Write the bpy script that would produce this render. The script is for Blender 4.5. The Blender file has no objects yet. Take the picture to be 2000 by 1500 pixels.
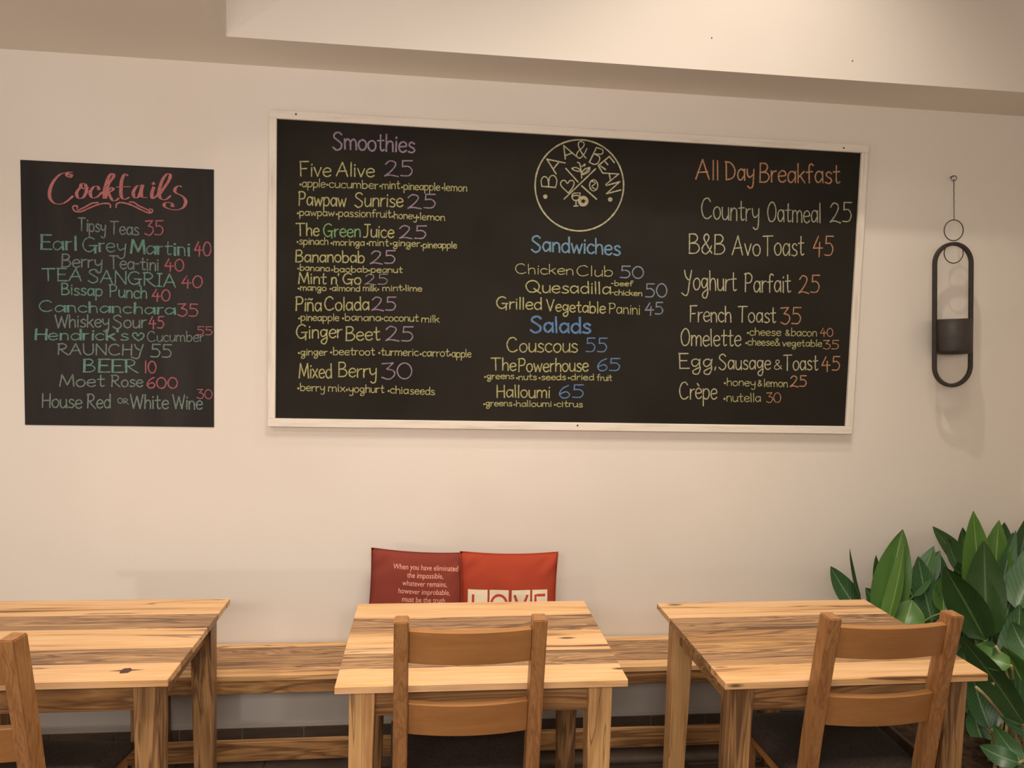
import bpy, bmesh, math, random
from mathutils import Vector, Matrix
random.seed(11)
S = bpy.context.scene
COL = S.collection
# ---------------------------------------------------------------- camera
FPX, YAW, PITCH, ROLL = 1401.34, 0.1097, -0.0667, 0.0272
CAM = Vector((0, -2.9149, 1.7016))
fw = Vector((math.sin(YAW)*math.cos(PITCH), math.cos(YAW)*math.cos(PITCH), math.sin(PITCH)))
rt = fw.cross(Vector((0, 0, 1))).normalized(); up = rt.cross(fw)
RT = rt*math.cos(ROLL) + up*math.sin(ROLL); UP = -rt*math.sin(ROLL) + up*math.cos(ROLL)
cd = bpy.data.cameras.new('camera'); cam = bpy.data.objects.new('camera', cd); COL.objects.link(cam)
cd.sensor_width = 36; cd.sensor_fit = 'HORIZONTAL'; cd.lens = 36*FPX/2000; cd.clip_start = .05
cam.matrix_world = Matrix(((RT.x, UP.x, -fw.x, CAM.x), (RT.y, UP.y, -fw.y, CAM.y), (RT.z, UP.z, -fw.z, CAM.z), (0, 0, 0, 1)))
S.camera = cam
def at(x, y, Y):      # point of the vertical plane at distance Y that stands at this spot of the photograph
    d = fw + RT*((x-1000)/FPX) - UP*((y-750)/FPX)
    return CAM + d*((Y-CAM.y)/d.y)
# ---------------------------------------------------------------- world, lights, exposure
w = bpy.data.worlds.new('world'); S.world = w; w.use_nodes = True
w.node_tree.nodes['Background'].inputs[0].default_value = (1.0, .90, .84, 1)
w.node_tree.nodes['Background'].inputs[1].default_value = .34
S.view_settings.view_transform = 'Standard'; S.view_settings.look = 'None'
S.view_settings.exposure = -0.08; S.view_settings.gamma = 1
def point(name, loc, power, rad, col):
    l = bpy.data.lights.new(name, 'POINT'); l.energy = power; l.shadow_soft_size = rad; l.color = col
    o = bpy.data.objects.new(name, l); o.location = loc; COL.objects.link(o); return o
def area(name, loc, aim, power, sx, sy, col):
    l = bpy.data.lights.new(name, 'AREA'); l.shape = 'RECTANGLE'; l.size = sx; l.size_y = sy; l.energy = power; l.color = col
    o = bpy.data.objects.new(name, l); o.location = loc; COL.objects.link(o)
    o.rotation_euler = (Vector(aim)-Vector(loc)).to_track_quat('-Z', 'Y').to_euler(); return o
WARM = (1.0, .88, .76)
sl = point('recess_lamp', (1.15, -.90, 3.95), 1, .035, WARM); ld = bpy.data.lights.new('recess_lamp', 'SPOT'); ld.energy = 82; ld.shadow_soft_size = .035
ld.color = WARM; ld.spot_size = math.radians(105); ld.spot_blend = .7; sl.data = ld
area('recess_glow', (.5, -1.75, 4.1), (.5, -1.0, 0), 26, 1.6, .6, WARM).data.spread = math.radians(84)
point('counter_lamp', (-3.25, -2.5, .82), 44, .07, (1.0, .89, .88))
sp = point('left_wall_fill', (-1.7, -1.55, 2.66), 1, .05, WARM); ls = bpy.data.lights.new('left_wall_fill', 'SPOT'); ls.energy = 90; ls.shadow_soft_size = .06  # added fill from above, washes the left wall and left table
ls.color = (1.0, .88, .80); ls.spot_size = math.radians(150); ls.spot_blend = 1; sp.data = ls
area('right_wall_fill', (1.4, -3.9, 2.5), (1.9, 0, 1.6), 9, 2.2, .5, (1.0, .89, .88))  # unseen fill added behind the camera to lift the right wall
area('ceiling_fill', (-.4, -3.2, 1.95), (-.5, -.6, 2.8), 44, 1.8, .4, (1.0, .88, .84))  # added upward fill, brightens the low ceiling
# ---------------------------------------------------------------- helpers
def srgb(r, g, b):
    f = lambda c: (c/255/12.92) if c/255 <= .04045 else ((c/255+.055)/1.055)**2.4
    return (f(r), f(g), f(b), 1)
def mat(name, col, rough=.6, spec=.3, metal=0):
    m = bpy.data.materials.new(name); m.use_nodes = True; b = m.node_tree.nodes['Principled BSDF']
    b.inputs['Base Color'].default_value = col; b.inputs['Roughness'].default_value = rough
    b.inputs['Metallic'].default_value = metal; b.inputs['Specular IOR Level'].default_value = spec
    return m
def noisy(name, c1, c2, scale=(8, 8, 8), rough=.6, spec=.3, bump=.1, lo=.35, hi=.65, detail=5, bscale=None, dist=0, bdist=.002):
    m = mat(name, c1, rough, spec); nt = m.node_tree; N = nt.nodes; L = nt.links; b = N['Principled BSDF']
    tc = N.new('ShaderNodeTexCoord'); oi = N.new('ShaderNodeObjectInfo'); ad = N.new('ShaderNodeVectorMath'); ad.operation = 'ADD'
    mu = N.new('ShaderNodeMath'); mu.operation = 'MULTIPLY'; mu.inputs[1].default_value = 37.7
    L.new(oi.outputs['Random'], mu.inputs[0]); L.new(tc.outputs['Object'], ad.inputs[0]); L.new(mu.outputs[0], ad.inputs[1])
    mp = N.new('ShaderNodeMapping'); mp.inputs['Scale'].default_value = scale; L.new(ad.outputs[0], mp.inputs[0])
    n = N.new('ShaderNodeTexNoise'); n.inputs['Scale'].default_value = 1; n.inputs['Detail'].default_value = detail; n.inputs['Distortion'].default_value = dist
    L.new(mp.outputs[0], n.inputs[0])
    r = N.new('ShaderNodeValToRGB'); r.color_ramp.elements[0].position = lo; r.color_ramp.elements[1].position = hi
    r.color_ramp.elements[0].color = c1; r.color_ramp.elements[1].color = c2
    L.new(n.outputs['Fac'], r.inputs[0]); L.new(r.outputs[0], b.inputs['Base Color'])
    if bump:
        n2 = N.new('ShaderNodeTexNoise'); n2.inputs['Scale'].default_value = 1; n2.inputs['Detail'].default_value = 4
        mp2 = N.new('ShaderNodeMapping'); mp2.inputs['Scale'].default_value = bscale or [s*4 for s in scale]
        L.new(ad.outputs[0], mp2.inputs[0]); L.new(mp2.outputs[0], n2.inputs[0])
        bp = N.new('ShaderNodeBump'); bp.inputs['Strength'].default_value = bump; bp.inputs['Distance'].default_value = bdist
        L.new(n2.outputs['Fac'], bp.inputs['Height']); L.new(bp.outputs[0], b.inputs['Normal'])
    return m
def wood(name, stops, axis='x', lo=0, rough=.42, sx=1.1, sy=16, knots=True, fine=.35, dist=.9, spec=.35, vein=0, vw=.012, vc=.5):
    """stops: list of (pos, colour). Grain runs along axis."""
    m = mat(name, stops[0][1], rough, spec); nt = m.node_tree; N = nt.nodes; L = nt.links; b = N['Principled BSDF']
    def sc(a, c): return {'x': (a, c, c), 'z': (c, c, a), 'y': (c, a, c)}[axis]
    tc = N.new('ShaderNodeTexCoord'); oi = N.new('ShaderNodeObjectInfo'); ad = N.new('ShaderNodeVectorMath'); ad.operation = 'ADD'
    mu = N.new('ShaderNodeMath'); mu.operation = 'MULTIPLY'; mu.inputs[1].default_value = 53.3
    L.new(oi.outputs['Random'], mu.inputs[0]); L.new(tc.outputs['Object'], ad.inputs[0]); L.new(mu.outputs[0], ad.inputs[1])
    def noise(a, c, det, di=0, rg=.5):
        mp = N.new('ShaderNodeMapping'); mp.inputs['Scale'].default_value = sc(a, c); L.new(ad.outputs[0], mp.inputs[0])
        n = N.new('ShaderNodeTexNoise'); n.inputs['Scale'].default_value = 1; n.inputs['Detail'].default_value = det
        n.inputs['Distortion'].default_value = di; n.inputs['Roughness'].default_value = rg
        L.new(mp.outputs[0], n.inputs[0]); return n
    n1 = noise(sx, sy, 4.5, dist*.55, .5)
    r = N.new('ShaderNodeValToRGB'); cr = r.color_ramp
    cr.elements[0].position, cr.elements[0].color = stops[0]; cr.elements[1].position, cr.elements[1].color = stops[-1]
    for p, c in stops[1:-1]:
        e = cr.elements.new(p); e.color = c
    L.new(n1.outputs['Fac'], r.inputs[0])
    n2 = noise(sx*5, sy*9, 3)
    mx = N.new('ShaderNodeMix'); mx.data_type = 'RGBA'; mx.blend_type = 'OVERLAY'; mx.inputs[0].default_value = fine
    L.new(r.outputs[0], mx.inputs[6]); L.new(n2.outputs['Fac'], mx.inputs[7]); out = mx.outputs[2]
    if knots:
        mp = N.new('ShaderNodeMapping'); mp.inputs['Scale'].default_value = sc(3.2, 13); L.new(ad.outputs[0], mp.inputs[0])
        v = N.new('ShaderNodeTexVoronoi'); v.inputs['Scale'].default_value = 1; L.new(mp.outputs[0], v.inputs[0])
        kr = N.new('ShaderNodeValToRGB'); kr.color_ramp.elements[0].position = .05; kr.color_ramp.elements[1].position = .11
        kr.color_ramp.elements[0].color = (1, 1, 1, 1); kr.color_ramp.elements[1].color = (0, 0, 0, 1)
        L.new(v.outputs['Distance'], kr.inputs[0])
        mk = N.new('ShaderNodeMix'); mk.data_type = 'RGBA'; L.new(kr.outputs[0], mk.inputs[0]); L.new(out, mk.inputs[6])
        mk.inputs[7].default_value = srgb(88, 56, 36); out = mk.outputs[2]
    if vein:      # thin dark spalting lines
        n3 = noise(sx*.8, sy*.62, 3, .25, .45)
        d = N.new('ShaderNodeMath'); d.operation = 'SUBTRACT'; d.inputs[1].default_value = vc; L.new(n3.outputs['Fac'], d.inputs[0])
        a_ = N.new('ShaderNodeMath'); a_.operation = 'ABSOLUTE'; L.new(d.outputs[0], a_.inputs[0])
        mr = N.new('ShaderNodeMapRange'); mr.interpolation_type = 'SMOOTHSTEP'; mr.inputs[1].default_value = 0; mr.inputs[2].default_value = vw; mr.inputs[3].default_value = vein; mr.inputs[4].default_value = 0
        L.new(a_.outputs[0], mr.inputs[0])
        mv = N.new('ShaderNodeMix'); mv.data_type = 'RGBA'; L.new(mr.outputs[0], mv.inputs[0]); L.new(out, mv.inputs[6]); mv.inputs[7].default_value = srgb(84, 58, 42); out = mv.outputs[2]
    L.new(out, b.inputs['Base Color'])
    bp = N.new('ShaderNodeBump'); bp.inputs['Strength'].default_value = .25; bp.inputs['Distance'].default_value = .0008
    L.new(n2.outputs['Fac'], bp.inputs['Height']); L.new(bp.outputs[0], b.inputs['Normal'])
    return m
def link(name, bm, m, parent=None, loc=None, smooth=False):
    me = bpy.data.meshes.new(name); bm.to_mesh(me); bm.free()
    if m: me.materials.append(m)
    if smooth:
        for p in me.polygons: p.use_smooth = True
    o = bpy.data.objects.new(name, me); COL.objects.link(o)
    if parent: o.parent = parent
    if loc: o.location = loc
    return o
def empty(name, loc, rz=0):
    o = bpy.data.objects.new(name, None); o.empty_display_size = .1; COL.objects.link(o); o.location = loc; o.rotation_euler = (0, 0, rz); return o
def tag(o, label, cat, group=None):
    o['label'] = label; o['category'] = cat
    if group: o['group'] = group
    return o
def boxbm(x0, x1, y0, y1, z0, z1, bev=0, bm=None, seg=1):
    bm = bm or bmesh.new()
    vs = [bm.verts.new((x, y, z)) for x in (x0, x1) for y in (y0, y1) for z in (z0, z1)]
    fs = [bm.faces.new([vs[i] for i in f]) for f in ((0, 1, 3, 2), (4, 6, 7, 5), (0, 4, 5, 1), (2, 3, 7, 6), (0, 2, 6, 4), (1, 5, 7, 3))]
    if bev:
        es = list({e for f in fs for e in f.edges})
        bmesh.ops.bevel(bm, geom=es, offset=bev, segments=seg, affect='EDGES', profile=.5)
    return bm
def part(name, parent, x0, x1, y0, y1, z0, z1, m, bev=.002, seg=1):
    """box part with its own local origin at its centre"""
    c = Vector(((x0+x1)/2, (y0+y1)/2, (z0+z1)/2))
    return link(name, boxbm(x0-c.x, x1-c.x, y0-c.y, y1-c.y, z0-c.z, z1-c.z, bev, seg=seg), m, parent, c)
def sweep(pts, prof, closed=False, bm=None, axis=None):
    """sweep a cross section (list of (a,b)) along pts; frames by fixed reference"""
    bm = bm or bmesh.new(); n = len(pts); rings = []
    for i, p in enumerate(pts):
        a = pts[(i-1) % n] if (closed or i > 0) else p
        b = pts[(i+1) % n] if (closed or i < n-1) else p
        t = (Vector(b)-Vector(a)).normalized()
        ref = Vector(axis) if axis else (Vector((0, 1, 0)) if abs(t.y) < .9 else Vector((1, 0, 0)))
        s = t.cross(ref).normalized(); u = s.cross(t).normalized()
        k = prof(i/(n-1)) if callable(prof) else prof
        rings.append([bm.verts.new(Vector(p)+s*q[0]+u*q[1]) for q in k])
    m = len(rings[0])
    for i in range(n if closed else n-1):
        A, B = rings[i], rings[(i+1) % n]
        for j in range(m): bm.faces.new((A[j], A[(j+1) % m], B[(j+1) % m], B[j]))
    if not closed:
        bm.faces.new(rings[0][::-1]); bm.faces.new(rings[-1])
    bmesh.ops.recalc_face_normals(bm, faces=bm.faces[:])
    return bm
def circ(r, n=10): return [(r*math.cos(2*math.pi*i/n), r*math.sin(2*math.pi*i/n)) for i in range(n)]
def catmull(P, k=6, closed=False):
    n = len(P); out = []
    if n < 3 and not closed: return [tuple(p) for p in P]
    rng = range(n) if closed else range(n-1)
    for i in rng:
        g = (lambda j: P[j % n]) if closed else (lambda j: P[max(0, min(n-1, j))])
        p0, p1, p2, p3 = g(i-1), g(i), g(i+1), g(i+2)
        for s in range(k):
            t = s/k
            out.append(tuple(.5*((2*b)+(c-a)*t+(2*a-5*b+4*c-d)*t*t+(-a+3*b-3*c+d)*t**3) for a, b, c, d in zip(p0, p1, p2, p3)))
    out.append(out[0] if closed else tuple(P[-1]))
    return out
# ---------------------------------------------------------------- materials
M = {}
M['wall'] = noisy('wall_paint', srgb(222, 214, 200), srgb(226, 219, 206), (1.2, 1.2, 1.2), .85, .2, .12, bscale=(60, 60, 60))
M['ceil'] = noisy('ceiling_paint', srgb(220, 212, 199), srgb(224, 217, 204), (1, 1, 1), .85, .2, .08, bscale=(40, 40, 40))
M['white'] = noisy('distressed_white_wood', srgb(226, 218, 202), srgb(205, 194, 176), (5, 60, 60), .6, .3, .3, lo=.5, hi=.78, bscale=(20, 200, 200))
M['whitev'] = noisy('distressed_white_wood_upright', srgb(226, 218, 202), srgb(205, 194, 176), (60, 60, 5), .6, .3, .3, lo=.5, hi=.78, bscale=(200, 200, 20))
M['board'] = noisy('chalkboard_black', srgb(38, 35, 30), srgb(44, 41, 35), (3, 3, 3), .9, .08, .05, bscale=(90, 90, 90))
M['vinyl'] = noisy('chalk_vinyl_black', srgb(44, 42, 40), srgb(54, 51, 47), (9, 1, 1.6), .85, .12, .05, bscale=(90, 90, 90))
M['screw'] = mat('screw_head', srgb(45, 36, 30), .5)
M['black'] = noisy('black_painted_metal', srgb(50, 45, 41), srgb(58, 52, 46), (30, 30, 30), .55, .35, .05)
M['tile'] = noisy('grey_tile', srgb(96, 82, 68), srgb(110, 95, 79), (9, 9, 30), .5, .35, .1)
M['grout'] = noisy('grout', srgb(160, 148, 132), srgb(140, 128, 112), (40, 40, 40), .9, .1, .1)
T1, T2, T3, T4 = srgb(218, 176, 130), srgb(216, 172, 114), srgb(160, 120, 80), srgb(98, 70, 50)
M['pale'] = wood('pale_spalted_plank', [(.30, T4), (.345, T3), (.375, srgb(200, 154, 100)), (.45, srgb(216, 173, 120)), (.52, T1), (.60, srgb(212, 168, 114)), (.645, srgb(196, 150, 96)), (.665, srgb(140, 98, 62)), (.70, T4)], 'x', sx=.9, sy=15, dist=1.1, vein=.7, vw=.012, vc=.605)
M['dark'] = wood('streaked_plank', [(.30, T4), (.36, srgb(146, 110, 76)), (.41, srgb(184, 144, 98)), (.445, srgb(112, 82, 60)), (.475, srgb(168, 130, 90)), (.51, srgb(140, 106, 76)), (.54, srgb(190, 150, 102)), (.565, srgb(104, 76, 56)), (.60, srgb(162, 124, 84)), (.66, T4)], 'x', sx=1.1, sy=21, knots=False, dist=1.8, vein=.75, vw=.016, vc=.49)
M['mid'] = wood('mid_brown_plank', [(.30, srgb(110, 78, 50)), (.42, srgb(186, 144, 92)), (.47, srgb(140, 102, 64)), (.54, srgb(176, 132, 84)), (.58, srgb(112, 80, 52)), (.64, srgb(176, 132, 82)), (.72, T4)], 'x', sx=.9, sy=14, knots=False, dist=1.4, vein=.7, vw=.014, vc=.47)
M['legw'] = wood('table_leg_wood', [(.30, srgb(84, 60, 40)), (.40, srgb(150, 114, 74)), (.47, srgb(172, 132, 86)), (.51, srgb(108, 80, 54)), (.56, srgb(164, 124, 80)), (.61, srgb(96, 70, 48)), (.70, srgb(140, 104, 66))], 'z', sx=1.2, sy=20, knots=False, dist=.9, vein=.65, vw=.014, vc=.5)
M['legp'] = wood('pale_leg_wood', [(.25, srgb(150, 108, 66)), (.38, srgb(206, 162, 106)), (.55, srgb(214, 170, 114)), (.68, srgb(178, 132, 82)), (.78, srgb(110, 76, 46))], 'z', sx=1.2, sy=22, knots=False, dist=.7, vein=.6, vw=.01, vc=.56)
M['oak'] = wood('chair_oak_rail', [(.2, srgb(148, 100, 56)), (.45, srgb(164, 115, 66)), (.65, srgb(156, 107, 60)), (.85, srgb(140, 92, 50))], 'x', sx=2, sy=14, knots=False, rough=.33, fine=.12, dist=.3)
M['oakz'] = wood('chair_oak_post', [(.2, srgb(136, 92, 54)), (.42, srgb(164, 118, 72)), (.52, srgb(142, 97, 57)), (.58, srgb(166, 120, 74)), (.7, srgb(148, 104, 62)), (.85, srgb(130, 86, 50))], 'z', sx=5, sy=36, knots=False, rough=.35, fine=.3, dist=1.8)
M['seat'] = noisy('dark_seat_fabric', srgb(50, 42, 36), srgb(64, 54, 46), (120, 120, 120), .75, .25, .3, bscale=(500, 500, 500))
M['planter'] = noisy('planter_brown', srgb(58, 46, 38), srgb(74, 58, 46), (8, 8, 8), .7)
M['soil'] = noisy('potting_soil', srgb(46, 34, 26), srgb(70, 54, 40), (40, 40, 40), .95, .1, .8, bscale=(60, 60, 60), bdist=.01)
M['stem'] = noisy('pale_stem', srgb(150, 138, 92), srgb(174, 158, 112), (3, 3, 20), .5)
M['gstem'] = noisy('green_stem', srgb(110, 134, 62), srgb(134, 152, 84), (3, 3, 20), .5)
# ---------------------------------------------------------------- room shell
def struct(o): o['kind'] = 'structure'; return o
ZC = 2.708; XR = 2.63; EY = -.265; EX = -.735
struct(link('wall_back', boxbm(-4.2, XR+.1, 0, .12, 0, 4.3), M['wall']))
struct(link('wall_right', boxbm(XR, XR+.1, -4.6, 0, 0, 4.3), M['wall']))
struct(link('wall_left', boxbm(-4.3, -4.2, -4.6, 0.12, 0, 4.3), M['wall']))
cb = bmesh.new()      # low ceiling around a deep recess
boxbm(-4.2, XR, EY, 0, ZC, 4.3, bm=cb); boxbm(-4.2, EX, -4.6, EY, ZC, 4.3, bm=cb)
boxbm(EX, XR, -4.6, -2.7, ZC, 4.3, bm=cb); boxbm(EX, XR, -2.7, EY, 4.2, 4.3, bm=cb)
struct(link('ceiling', cb, M['ceil']))
fl = struct(link('floor', boxbm(-4.2, XR, -4.6, 0, -.08, -.006), M['tile']))
struct(link('light_block_wall', boxbm(-4.2, XR, -4.72, -4.6, 0, 1.45), M['wall']))  # unseen half wall, added to keep low world light off the under-table area
for i in range(14):
    for j in range(5):
        x0 = -2.3+i*.335; y0 = -.02-(j+1)*.335
        part('tile', fl, x0, x0+.329, y0, y0+.329, -.007, 0+.0006*random.random(), M['tile'], .0015)
bs = struct(link('baseboard_back', boxbm(-4.2, XR, -.007, 0, 0, .083), M['grout']))
for i in range(-10, 15):
    x0 = -.9853+i*.2435
    if x0+.24 > XR: break
    part('tile', bs, x0+.003, x0+.2405, -.013, -.006, .004, .083, M['tile'], .001)
struct(link('trim_1', boxbm(-4.2, XR, -.006, 0, .0835, .105, .002), M['wall']))
for x, y in ((1390, 74), (1665, 119)):
    p = at(x, y, EY); part('nail_hole', bpy.data.objects['ceiling'], p.x-.002, p.x+.002, EY-.0012, EY+.001, p.z-.002, p.z+.002, M['screw'], 0)
# ---------------------------------------------------------------- stroke lettering
G = {
'a': "5|~4.5,4.6 3,6 1.2,5.4 .2,3 1,.6 2.6,.3 4.3,2.4/4.6,6 4.7,.1", 'b': "5|.4,10 .4,0/~.4,3.6 1.8,5.8 4,5.4 4.8,3 3.8,.5 1.8,0 .4,1.2",
'c': "4.2|~4.2,5 2.6,6 .8,5 .1,2.8 1,.6 2.8,0 4.3,1", 'd': "5|4.6,10 4.7,0/~4.6,4.4 3,6 1.1,5.2 .2,2.8 1.2,.4 3,.2 4.6,2",
'e': "4.6|~.4,3.1 4.3,3.6 4,5.4 2.4,6.1 .7,5 .1,2.8 1,.6 2.8,0 4.5,1.1", 'f': "4|~4.2,9.2 3,10 1.8,9 1.6,6 1.6,0/0,5.5 3.6,6",
'g': "5|~4.4,4.8 2.8,6 .8,5.2 .4,3 1.4,1.2 3,1.6 4.4,4/~4.7,6 4.4,2.4 4.6,-1 3.4,-4 1.2,-3.8 .9,-2 3,-.4 4.8,.6", 'h': "4.6|.3,10 .3,0/~.3,3.6 1.8,5.9 3.6,5.7 4.2,4 4.3,0",
'i': "1.2|.6,6 .6,0/.6,7.9 .75,8.5", 'k': "4.4|.3,10 .3,0/4,6 .5,2.8/1.6,3.6 4.4,0", 'l': "1.2|.5,10 .6,0",
'm': "7.4|.3,6 .3,0/~.3,4 1.6,5.9 3,5.6 3.6,4 3.7,0/~3.7,4 5,5.9 6.4,5.6 7,4 7.1,0", 'n': "4.6|.3,6 .3,0/~.3,3.8 1.8,5.9 3.6,5.6 4.2,4 4.3,0",
'o': "4.8|@2.4,6 .6,4.9 .1,2.8 1,.6 2.6,0 4.2,1.2 4.7,3.4 4,5.3", 'p': "5|.3,6 .3,-4/~.3,4 1.8,5.9 4,5.5 4.8,3 3.8,.5 1.8,0 .3,1.2",
'r': "3.2|.3,6 .3,0/~.3,3.4 1.4,5.4 3.2,5.9", 's': "4|~3.8,5.2 2.2,6.1 .7,5 1.4,3.5 3.2,2.6 3.9,1.2 2.4,0 .2,.5",
't': "3.8|~1.8,9.4 1.7,2 2.4,.2 3.8,.8/0,6 3.7,6.3", 'u': "4.6|~.3,6 .3,2 1.2,.2 3,.4 4.3,2.4/4.4,6 4.5,0", 'v': "4.2|.1,6 2,0 4.2,6",
'w': "6.6|.1,6 1.6,0 3.3,5 4.9,0 6.6,6", 'x': "4.2|.2,6 4.1,0/4.1,6 .1,0", 'y': "4.6|~.2,6 .6,3 2,1.7 4.2,3.2/~4.6,6 4.4,1 4,-3 2.4,-4.2 .8,-3.2",
'A': "7|0,0 3.6,10 6.6,0/1,3.4 5.9,3.8", 'B': "6|.6,10 .4,0/~.4,9.8 3.6,9.9 4.9,8 3.6,5.9 .8,5.2 4.4,5 5.8,2.6 4,.3 .2,0", 'C': "7|~6,8.4 4.4,10 1.6,9 .1,5 1.4,1 4,0 6.6,1.4",
'D': "6.6|.6,10 .5,0/~0,9.8 3.6,9.2 6.2,5.4 4.8,1.4 .3,0", 'E': "5.4|.5,10 .5,0/.1,10 5,10/.5,5.2 4.2,5.2/.5,0 5.4,.1", 'F': "5.2|.5,10 .5,0/.1,10 5.2,10.2/.5,5 4,5.3",
'G': "7.4|~6.2,8.8 4.2,10 1.4,8.6 .1,4.6 1.6,.8 4,.2 6,2 6.4,4.4/3.6,4.3 7.4,4.4/6.4,4.4 6.3,-1", 'H': "6|.5,10 .4,0/5.6,10 5.6,0/.4,5 5.6,5.2", 'I': "3|1.5,10 1.5,0/.2,10 2.8,10/.2,0 2.8,0",
'J': "4.6|~3,10 3,2.6 2,.2 .1,.2/.8,10 5,10", 'M': "8|.2,0 1.2,10 4.2,1.4 7,10 7.8,0", 'N': "6.6|.4,0 .4,10 6.2,0 6.2,10", 'O': "6.4|@3.2,10 .9,8 .1,4.6 1.2,.8 3.2,0 5.4,1.6 6.2,5.4 5.2,8.8",
'P': "5.8|.8,10 .6,0/~0,9.4 3.2,10 5.4,8.2 4.4,5.2 .8,4.6", 'Q': "8.6|@4,10 1.2,8.4 .1,5 1.6,1 4.2,.2 7,2 7.8,5.6 6.4,8.8/4.6,3.4 8.6,-.8", 'R': "6.4|.8,10 .6,0/~0,9.6 3.2,10 5.2,8 4,5.4 .8,4.8/~1.8,4.8 4,2 6.6,-.4",
'S': "6|~5.4,8.6 3.6,10 1.2,9 .8,7 3,5.2 5.2,3.2 4.8,.6 2.4,-.6 .1,1", 'T': "7|3.2,10 3.2,0/0,9.8 6.8,10", 'U': "6.4|~.4,10 .5,3 2,.1 4.6,.4 6,3 6.1,10", 'V': "6.2|0,10 2.8,0 6,10",
'W': "9|0,10 2.2,0 4.6,8.6 6.8,0 9,10", 'Y': "6|~.6,10 1.4,7 3.4,5.2/~5.6,10 4,3 3.2,-1.4 1.6,-3 -1.4,-1.6", '0': "6|@3,10 1,8.4 .1,5 1,1.4 3,0 5,1.4 5.9,5 5,8.6", '1': "2|1,10 1,0",
'2': "6|~.4,7.8 2.2,10 4.6,9 4.6,6.6 2.6,3 .1,.2/~.1,.2 2.4,.8 6,-.2", '3': "5|.2,9.6 4.6,10 2,6.2/~2,6.2 4.6,5.2 5,2.4 2.8,-.2 0,1", '4': "5.6|3,10 .1,3.8 5.6,4/3.8,6.8 3.6,-.6",
'5': "5.4|5.4,10 1.2,10 1,6.2/~1,6.2 3.6,6.3 5.2,3.6 3.8,.4 .2,.4", '6': "5|~4.4,9.8 1.6,7.4 .2,3.2 1.6,.2 4,.6 4.8,3 3.2,5 .6,3.2",
'&': "5.8|~5.6,.2 1.8,6.4 1.4,8.8 2.8,10 4,8.6 3.2,6.4 .6,3.4 .4,1 2.2,-.2 4.2,1.4 5.4,4", "'": "1|.6,10 .3,8", ',': "1.4|.8,.8 .3,-1.4", '-': "2.6|0,4.4 2.4,4.6", '*': "1.8|@.9,3.9 .2,3 .9,2.1 1.6,3",
'\u00f1': "4.6|.3,6 .3,0/~.3,3.8 1.8,5.9 3.6,5.6 4.2,4 4.3,0/~.6,8 1.6,8.8 2.8,8 4,8.8", '\u00e8': "4.6|~.4,3.1 4.3,3.6 4,5.4 2.4,6.1 .7,5 .1,2.8 1,.6 2.8,0 4.5,1.1/1.4,9 2.8,7.4"}
GL = {}
for k, s in G.items():
    wd, body = s.split('|'); st = []
    for t in body.split('/'):
        cl = t[0] == '@'; sm = t[0] == '~'
        P = [tuple(map(float, q.split(','))) for q in t.lstrip('@~').split()]
        if cl or sm: st.append(catmull(P, 5, cl))
        else: st += [[a, b] for a, b in zip(P, P[1:])]
    GL[k] = (float(wd), st)
def chalk(name, c, bg):
    lu = .3*c[0]+.6*c[1]+.1*c[2]; c = tuple((a*.86+lu*.14)*.62+.015 for a in c[:3])+(1,)
    m = noisy(name, [a*.62+b*.38 for a, b in zip(c, bg)], c, (150, 150, 150), .95, .05, 0, lo=.36, hi=.56, detail=3)
    return m
BG = srgb(42, 39, 34)
CH = {n: chalk('chalk_'+n, srgb(*c), BG) for n, c in dict(
    pink=(232, 134, 132), red=(204, 106, 118), teal=(118, 176, 152), sage=(138, 160, 146), yellow=(208, 202, 122), cream=(216, 208, 158),
    mauve=(176, 152, 172), green=(140, 196, 110), blue=(122, 172, 200), deep=(100, 152, 206), slate=(148, 164, 184), orange=(220, 156, 104), pale=(196, 194, 158)).items()}
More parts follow.
